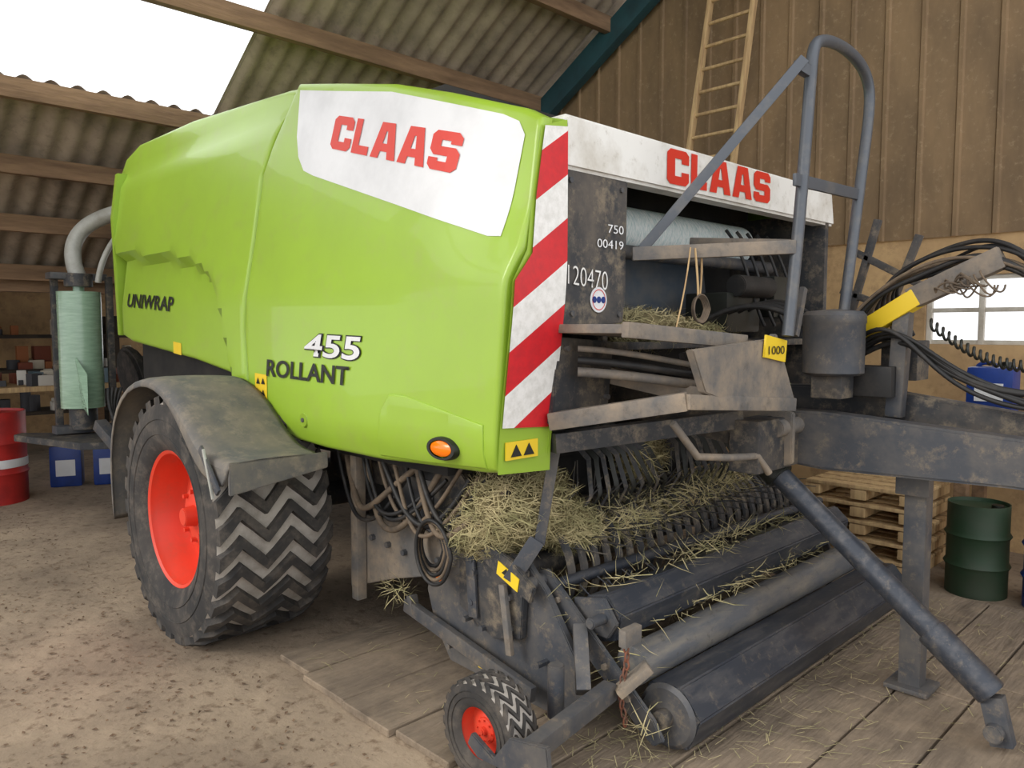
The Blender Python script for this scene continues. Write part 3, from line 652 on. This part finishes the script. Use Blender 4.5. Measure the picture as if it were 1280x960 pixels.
hay("hay_hanging",[((-2.7,1.95,.30),(.10,.05,.06)),((-2.35,2.05,.60),(.1,.1,.2))],300,B,L=.09,base=False)
bm=bmesh.new()
for i in range(1700):
    x=random.uniform(-3.0,-.4);y=random.uniform(1.6,4.4)
    if random.random()<.6:x=random.gauss(-1.5,.25);y=random.uniform(1.6,4.2)
    a=random.uniform(0,6.28);l=random.uniform(.02,.08);w=.0013
    d=Vector((math.cos(a),math.sin(a),0));n=Vector((-d.y,d.x,0))*w;p=Vector((x,y,.034))
    bm.faces.new([bm.verts.new(v) for v in (p-n,p+n,p+n+d*l+Vector((0,0,.004)),p-n+d*l+Vector((0,0,.004)))])
finish("scattered_straw",bm,HAY)

# --------------------------------------------------------------- floor
m=bpy.data.materials.new("dirt_floor");m.use_nodes=True;nt=m.node_tree;b=nt.nodes["Principled BSDF"];b.inputs["Roughness"].default_value=.95
tc=nt.nodes.new("ShaderNodeTexCoord")
def noise(s,d=8):
    n=nt.nodes.new("ShaderNodeTexNoise");n.inputs["Scale"].default_value=s;n.inputs["Detail"].default_value=d;n.inputs["Roughness"].default_value=.65;nt.links.new(tc.outputs["Object"],n.inputs["Vector"]);return n
def ramp(n,a,b_,c1,c2):
    r=nt.nodes.new("ShaderNodeValToRGB");e=r.color_ramp.elements;e[0].position=a;e[1].position=b_;e[0].color=lin(c1);e[1].color=lin(c2);nt.links.new(n.outputs["Fac"],r.inputs[0]);return r
r1=ramp(noise(1.1,10),.35,.66,(112,97,81),(162,143,120))
r2=ramp(noise(16,12),.53,.68,(255,255,255),(150,128,108))
mx=nt.nodes.new("ShaderNodeMix");mx.data_type='RGBA';mx.blend_type='MULTIPLY';mx.inputs[0].default_value=.7
nt.links.new(r1.outputs[0],mx.inputs[6]);nt.links.new(r2.outputs[0],mx.inputs[7]);nt.links.new(mx.outputs[2],b.inputs["Base Color"])
bp=nt.nodes.new("ShaderNodeBump");bp.inputs["Strength"].default_value=.4;bp.inputs["Distance"].default_value=.03
nt.links.new(noise(9,10).outputs["Fac"],bp.inputs["Height"]);nt.links.new(bp.outputs[0],b.inputs["Normal"])
bm=bmesh.new()
bm.faces.new([bm.verts.new(p) for p in ((-14,-12,0),(6,-12,0),(6,5.75,0),(-14,5.75,0))])
finish("floor",bm,m)
bm=bmesh.new()
for i in range(1800):
    x=random.uniform(-7.0,-1.5);y=random.uniform(.2,1.42)
    s=random.uniform(.004,.014);a=random.uniform(0,6.28);z=.003
    vs=[(x+s*math.cos(a+t)*q,y+s*math.sin(a+t)*q,z+random.uniform(0,.006)) for t,q in ((0,1),(1.2,.6),(3.1,1),(4.6,.5))]
    bm.faces.new([bm.verts.new(v) for v in vs])
finish("dead_leaves",bm,mat("leaf_brown",(118,94,72),(76,60,48),40,.95))
bm=bmesh.new()
x=-3.05
while x<.4:
    w=random.uniform(.24,.32);y0=1.53+random.uniform(-.03,.05);h=.026+random.uniform(-.005,.005)
    ys=[y0]
    while ys[-1]<4.45: ys.append(min(ys[-1]+random.uniform(1.4,2.2),4.5))
    for a,b_ in zip(ys,ys[1:]):
        g=bmesh.ops.create_cube(bm,size=1)
        for v in g['verts']:v.co=Vector((x+w/2+v.co.x*(w-.010),(a+b_)/2+v.co.y*(b_-a-.010),h/2+v.co.z*h))
    x+=w
bmesh.ops.bevel(bm,geom=bm.edges[:],offset=.004,segments=1,affect='EDGES')
finish("wooden_floorboards",bm,PLANK)

# --------------------------------------------------------------- barn
def roofz(X):return 3.78+.61*(X+5.26)
GY=5.72
bm=bmesh.new()
prof=[];x=-8.4
while x<2.2:
    prof+=[(x,0),(x+.165,0),(x+.175,-.016),(x+.20,-.016),(x+.21,0)];x+=.235
vb=[bm.verts.new((x,GY+y,2.06)) for x,y in prof];vt=[bm.verts.new((x,GY+y,max(2.10,roofz(x)-.02))) for x,y in prof]
for i in range(len(prof)-1):bm.faces.new((vb[i],vb[i+1],vt[i+1],vt[i]))
finish("wall_back_cladding",bm,SHEET)
W0,W1,Z0,Z1=-1.80,-.50,1.34,1.80
for i,(a,b_,c,d) in enumerate([(-8.4,W0,0,2.08),(W1,2.2,0,2.08),(W0,W1,0,Z0),(W0,W1,Z1,2.08)]):
    o=box("wall_back" if i==0 else "wall_back.%03d"%i,((a+b_)/2,GY+.10,(c+d)/2),(b_-a,.16,d-c),PLASTER,bev=0)
WN=empty("window_1")
wf=mat("window_frame_paint",(206,200,188),(170,160,144),6,.7)
gl=bpy.data.materials.new("window_glass");gl.use_nodes=True;g=gl.node_tree.nodes["Principled BSDF"];g.inputs["Transmission Weight"].default_value=1;g.inputs["Roughness"].default_value=.3;g.inputs["IOR"].default_value=1.05
for i in range(5):
    x=W0+.02+(W1-W0-.04)*i/4;box("mullion_%d"%i,(x,GY+.06,(Z0+Z1)/2),(.035,.04,Z1-Z0),wf,WN)
for i in range(3):
    z=Z0+.015+(Z1-Z0-.03)*i/2;box("glazing_bar_%d"%i,((W0+W1)/2,GY+.062,z),(W1-W0,.035,.03),wf,WN)
box("glass",((W0+W1)/2,GY+.07,(Z0+Z1)/2),(W1-W0,.006,Z1-Z0),gl,WN,bev=0)
def corr(name,x0,x1,y0,y1,m,zoff=0,zf=roofz,amp=.022,per=.17):
    bm=bmesh.new();n=int((y1-y0)/(per/8));ra=[];rb=[]
    for i in range(n+1):
        y=y0+(y1-y0)*i/n;dz=amp*math.sin(2*math.pi*y/per)+zoff
        ra.append(bm.verts.new((x0,y,zf(x0)+dz)));rb.append(bm.verts.new((x1,y,zf(x1)+dz)))
    for i in range(n):bm.faces.new((ra[i],ra[i+1],rb[i+1],rb[i]))
    return finish(name,bm,m,None,60)
SKY=bpy.data.materials.new("translucent_sheet");SKY.use_nodes=True;nt=SKY.node_tree;nt.nodes.clear()
o_=nt.nodes.new("ShaderNodeOutputMaterial");tr=nt.nodes.new("ShaderNodeBsdfTranslucent");tr.inputs[0].default_value=(.92,.94,.94,1)
tp=nt.nodes.new("ShaderNodeBsdfTransparent");mxs=nt.nodes.new("ShaderNodeMixShader");mxs.inputs[0].default_value=.35
nt.links.new(tr.outputs[0],mxs.inputs[1]);nt.links.new(tp.outputs[0],mxs.inputs[2]);nt.links.new(mxs.outputs[0],o_.inputs[0])
corr("ceiling",-8.3,-6.25,-2.5,GY,FIBRE)
corr("ceiling.001",-6.35,-4.4,2.75,GY,FIBRE,.03)
corr("ceiling.002",-4.5,-.6,-2.5,GY,FIBRE,.06)
corr("skylight_sheet",-6.35,-4.4,-2.5,2.78,SKY,.03)  # translucent skylight sheet in the roof slope, lets the sky through
corr("ceiling.003",-12.0,-8.2,-2.5,GY,FIBRE,0,lambda x:1.98+.0*(x))
n=1
for X in (-8.05,-7.45,-6.85,-6.2,-5.3,-4.45,-3.5,-2.5,-1.5):
    box("trim_%d"%n,(X,1.6,roofz(X)-.13),(.07,8.2,.14),WOODB,bev=.008);n+=1
def rafter(y,m,w=.10,h=.18,off=.28):
    global n
    beam("trim_%d"%n,(-8.3,y,roofz(-8.3)-off),(-.7,y,roofz(-.7)-off),w,h,m);n+=1
rafter(5.60,TEAL,.10,.20,.22);rafter(-.6,WOODB)
box("trim_%d"%n,(-8.2,1.6,1.86),(.14,8.2,.16),WOODB);n+=1
for y in (5.55,2.9,-.6):
    box("trim_%d"%n,(-8.25,y,.92),(.14,.14,1.84),WOODB);n+=1
box("wall_left",(-11.6,1.6,1.0),(.12,8.2,2.0),PLASTER,bev=0)

# --------------------------------------------------------------- things against the walls
LD=empty("ladder")
for s,(xb,xt) in enumerate(((-3.78,-3.36),(-3.30,-2.98))):
    beam("rail_%d"%s,(xb,5.20,.0+.03),(xt,5.55,4.35),.03,.06,WOODL,LD,up=(0,1,0))
for k in range(24):
    t=(k+.6)/24.4;a=Vector((-3.78,5.20,.03)).lerp(Vector((-3.36,5.55,4.35)),t);b_=Vector((-3.30,5.20,.03)).lerp(Vector((-2.98,5.55,4.35)),t)
    cyl("rung_%d"%k,a,b_,.014,WOODL,LD,12)
def drum(name,x,y,r,h,m,z=.0):
    e=empty(name,(x,y,z))
    pr=[(0,0.01),(r*.96,.01),(r,0),(r,.02)]
    for q in (.33,.66):pr+=[(r,h*q-.02),(r+.012,h*q),(r,h*q+.02)]
    pr+=[(r,h-.02),(r,h),(r*.96,h),(r*.95,h-.02),(0,h-.02)]
    lathe("body",pr,(0,0,0),m,e,48,axis='Z');lathe("bung",[(0,.02),(.03,.02),(.03,0)],(r*.6,0,h-.02),BLK,e,16,axis='Z')
    return e
d_=drum("oil_drum",-7.60,1.33,.27,.76,REDD)
lathe("white_band",[(.273,.30),(.275,.31),(.275,.36),(.273,.37)],(0,0,0),WHITE,d_,48,axis='Z')
drum("oil_drum",-1.17,4.72,.15,.50,GRND);drum("oil_drum",-.80,4.72,.15,.5,BLUE)
def can(name,x,y,z,s,m,a=0):
    e=empty(name,(x,y,z));e.rotation_euler=(0,0,a)
    w,d,h=s
    box("body",(0,0,h*.45),(w,d,h*.9),m,e,bev=.03);cyl("cap",(w*.28,0,h*.88),(w*.28,0,h*1.0),.03,BLK,e,16)
    tube("handle",[(-w*.35,0,h*.88),(-w*.30,0,h*1.0),(w*.02,0,h*1.0),(w*.08,0,h*.88)],.012,m,e)
    box("label",(0,-d/2-.002,h*.42),(w*.6,.006,h*.35),WHITE,e,bev=0)
can("jerry_can",-1.22,5.10,.957,(.24,.18,.30),BLUE)
for i,(x,y) in enumerate(((-7.9,1.98),(-7.75,2.30),(-8.0,2.6))):can("jerry_can",x,y,0,(.26,.22,.42),BLUE,1.2)
WB=empty("workbench")
box("top",(-.80,5.25,.93),(1.2,.5,.05),WOODB,WB)
for x in (-1.35,-.25):
    for y in (5.06,5.44):box("leg_%.1f_%.1f"%(x,y),(x,y,.455),(.07,.07,.90),WOODB,WB)
PS=empty("pallet_stack")
for k in range(5):
    z=.0+k*.105
    for i in range(3):box("bearer_%d_%d"%(k,i),(-2.08+.28*i,4.98,z+.03),(.09,.62,.06),WOODL,PS)
    for i in range(5):box("slat_%d_%d"%(k,i),(-1.80+.01*(k%3),4.72+.13*i,z+.075),(.66,.10,.022),WOODL,PS)
SH=empty("storage_shelves")
for z in (.45,.95,1.35):
    box("shelf_%d"%int(z*100),(-10.6,2.4,z),(.6,4.6,.04),SHELF,SH)
for y in (.2,1.7,3.2,4.6):
    for x in (-10.85,-10.35):box("upright_%d_%d"%(int(y*10),int(-x*100)),(x,y,.8),(.06,.06,1.6),SHELF,SH)
for i in range(130):
    z=random.choice((.47,.97,1.37));y=random.uniform(.3,4.5);s=random.uniform(.05,.14);h=random.uniform(.06,.28)
    if random.random()<.5:box("stored_box_%d"%i,(-10.45+random.uniform(-.15,.1),y,z+h/2),(s,s*1.3,h),random.choice(MISC),SH)
    else:cyl("stored_tin_%d"%i,(-10.45,y,z),(-10.45,y,z+h),s*.5,random.choice(MISC),SH,16)
TB=empty("cluttered_table")
box("top",(-8.9,1.95,.86),(.8,1.6,.05),WOODL,TB)
for x in (-9.2,-8.6):
    for y in (1.25,2.65):box("leg_%d_%d"%(int(-x*10),int(y*10)),(x,y,.42),(.07,.07,.84),WOODB,TB)
for i in range(60):
    y=random.uniform(1.2,2.7);x=random.uniform(-9.2,-8.6);s=random.uniform(.04,.12);h=random.uniform(.04,.16)
    box("clutter_%d"%i,(x,y,.885+h/2),(s,s*1.4,h),random.choice(MISC),TB,rot=(0,0,random.uniform(0,3)))

# --------------------------------------------------------------- light
w=bpy.data.worlds.new("World");SC.world=w;w.use_nodes=True;nt=w.node_tree
bg=nt.nodes["Background"];bg.inputs[0].default_value=(.95,.97,1,1);bg.inputs[1].default_value=1.95
sun=bpy.data.lights.new("daylight_sun","SUN");sun.energy=1.7;sun.angle=math.radians(22);sun.color=(1,.95,.87)
so=bpy.data.objects.new("daylight_sun",sun);COL.objects.link(so)
so.rotation_euler=Vector((.40,1.0,-.62)).to_track_quat('-Z','Y').to_euler()
# camera
cam=bpy.data.cameras.new("camera");co=bpy.data.objects.new("camera",cam);COL.objects.link(co)
cam.sensor_width=36;cam.lens=27;cam.clip_end=200
co.location=(0,0,1.45);co.rotation_euler=(math.radians(90-4.17),0,math.atan(980/960))
SC.camera=co
SC.view_settings.view_transform='Standard'
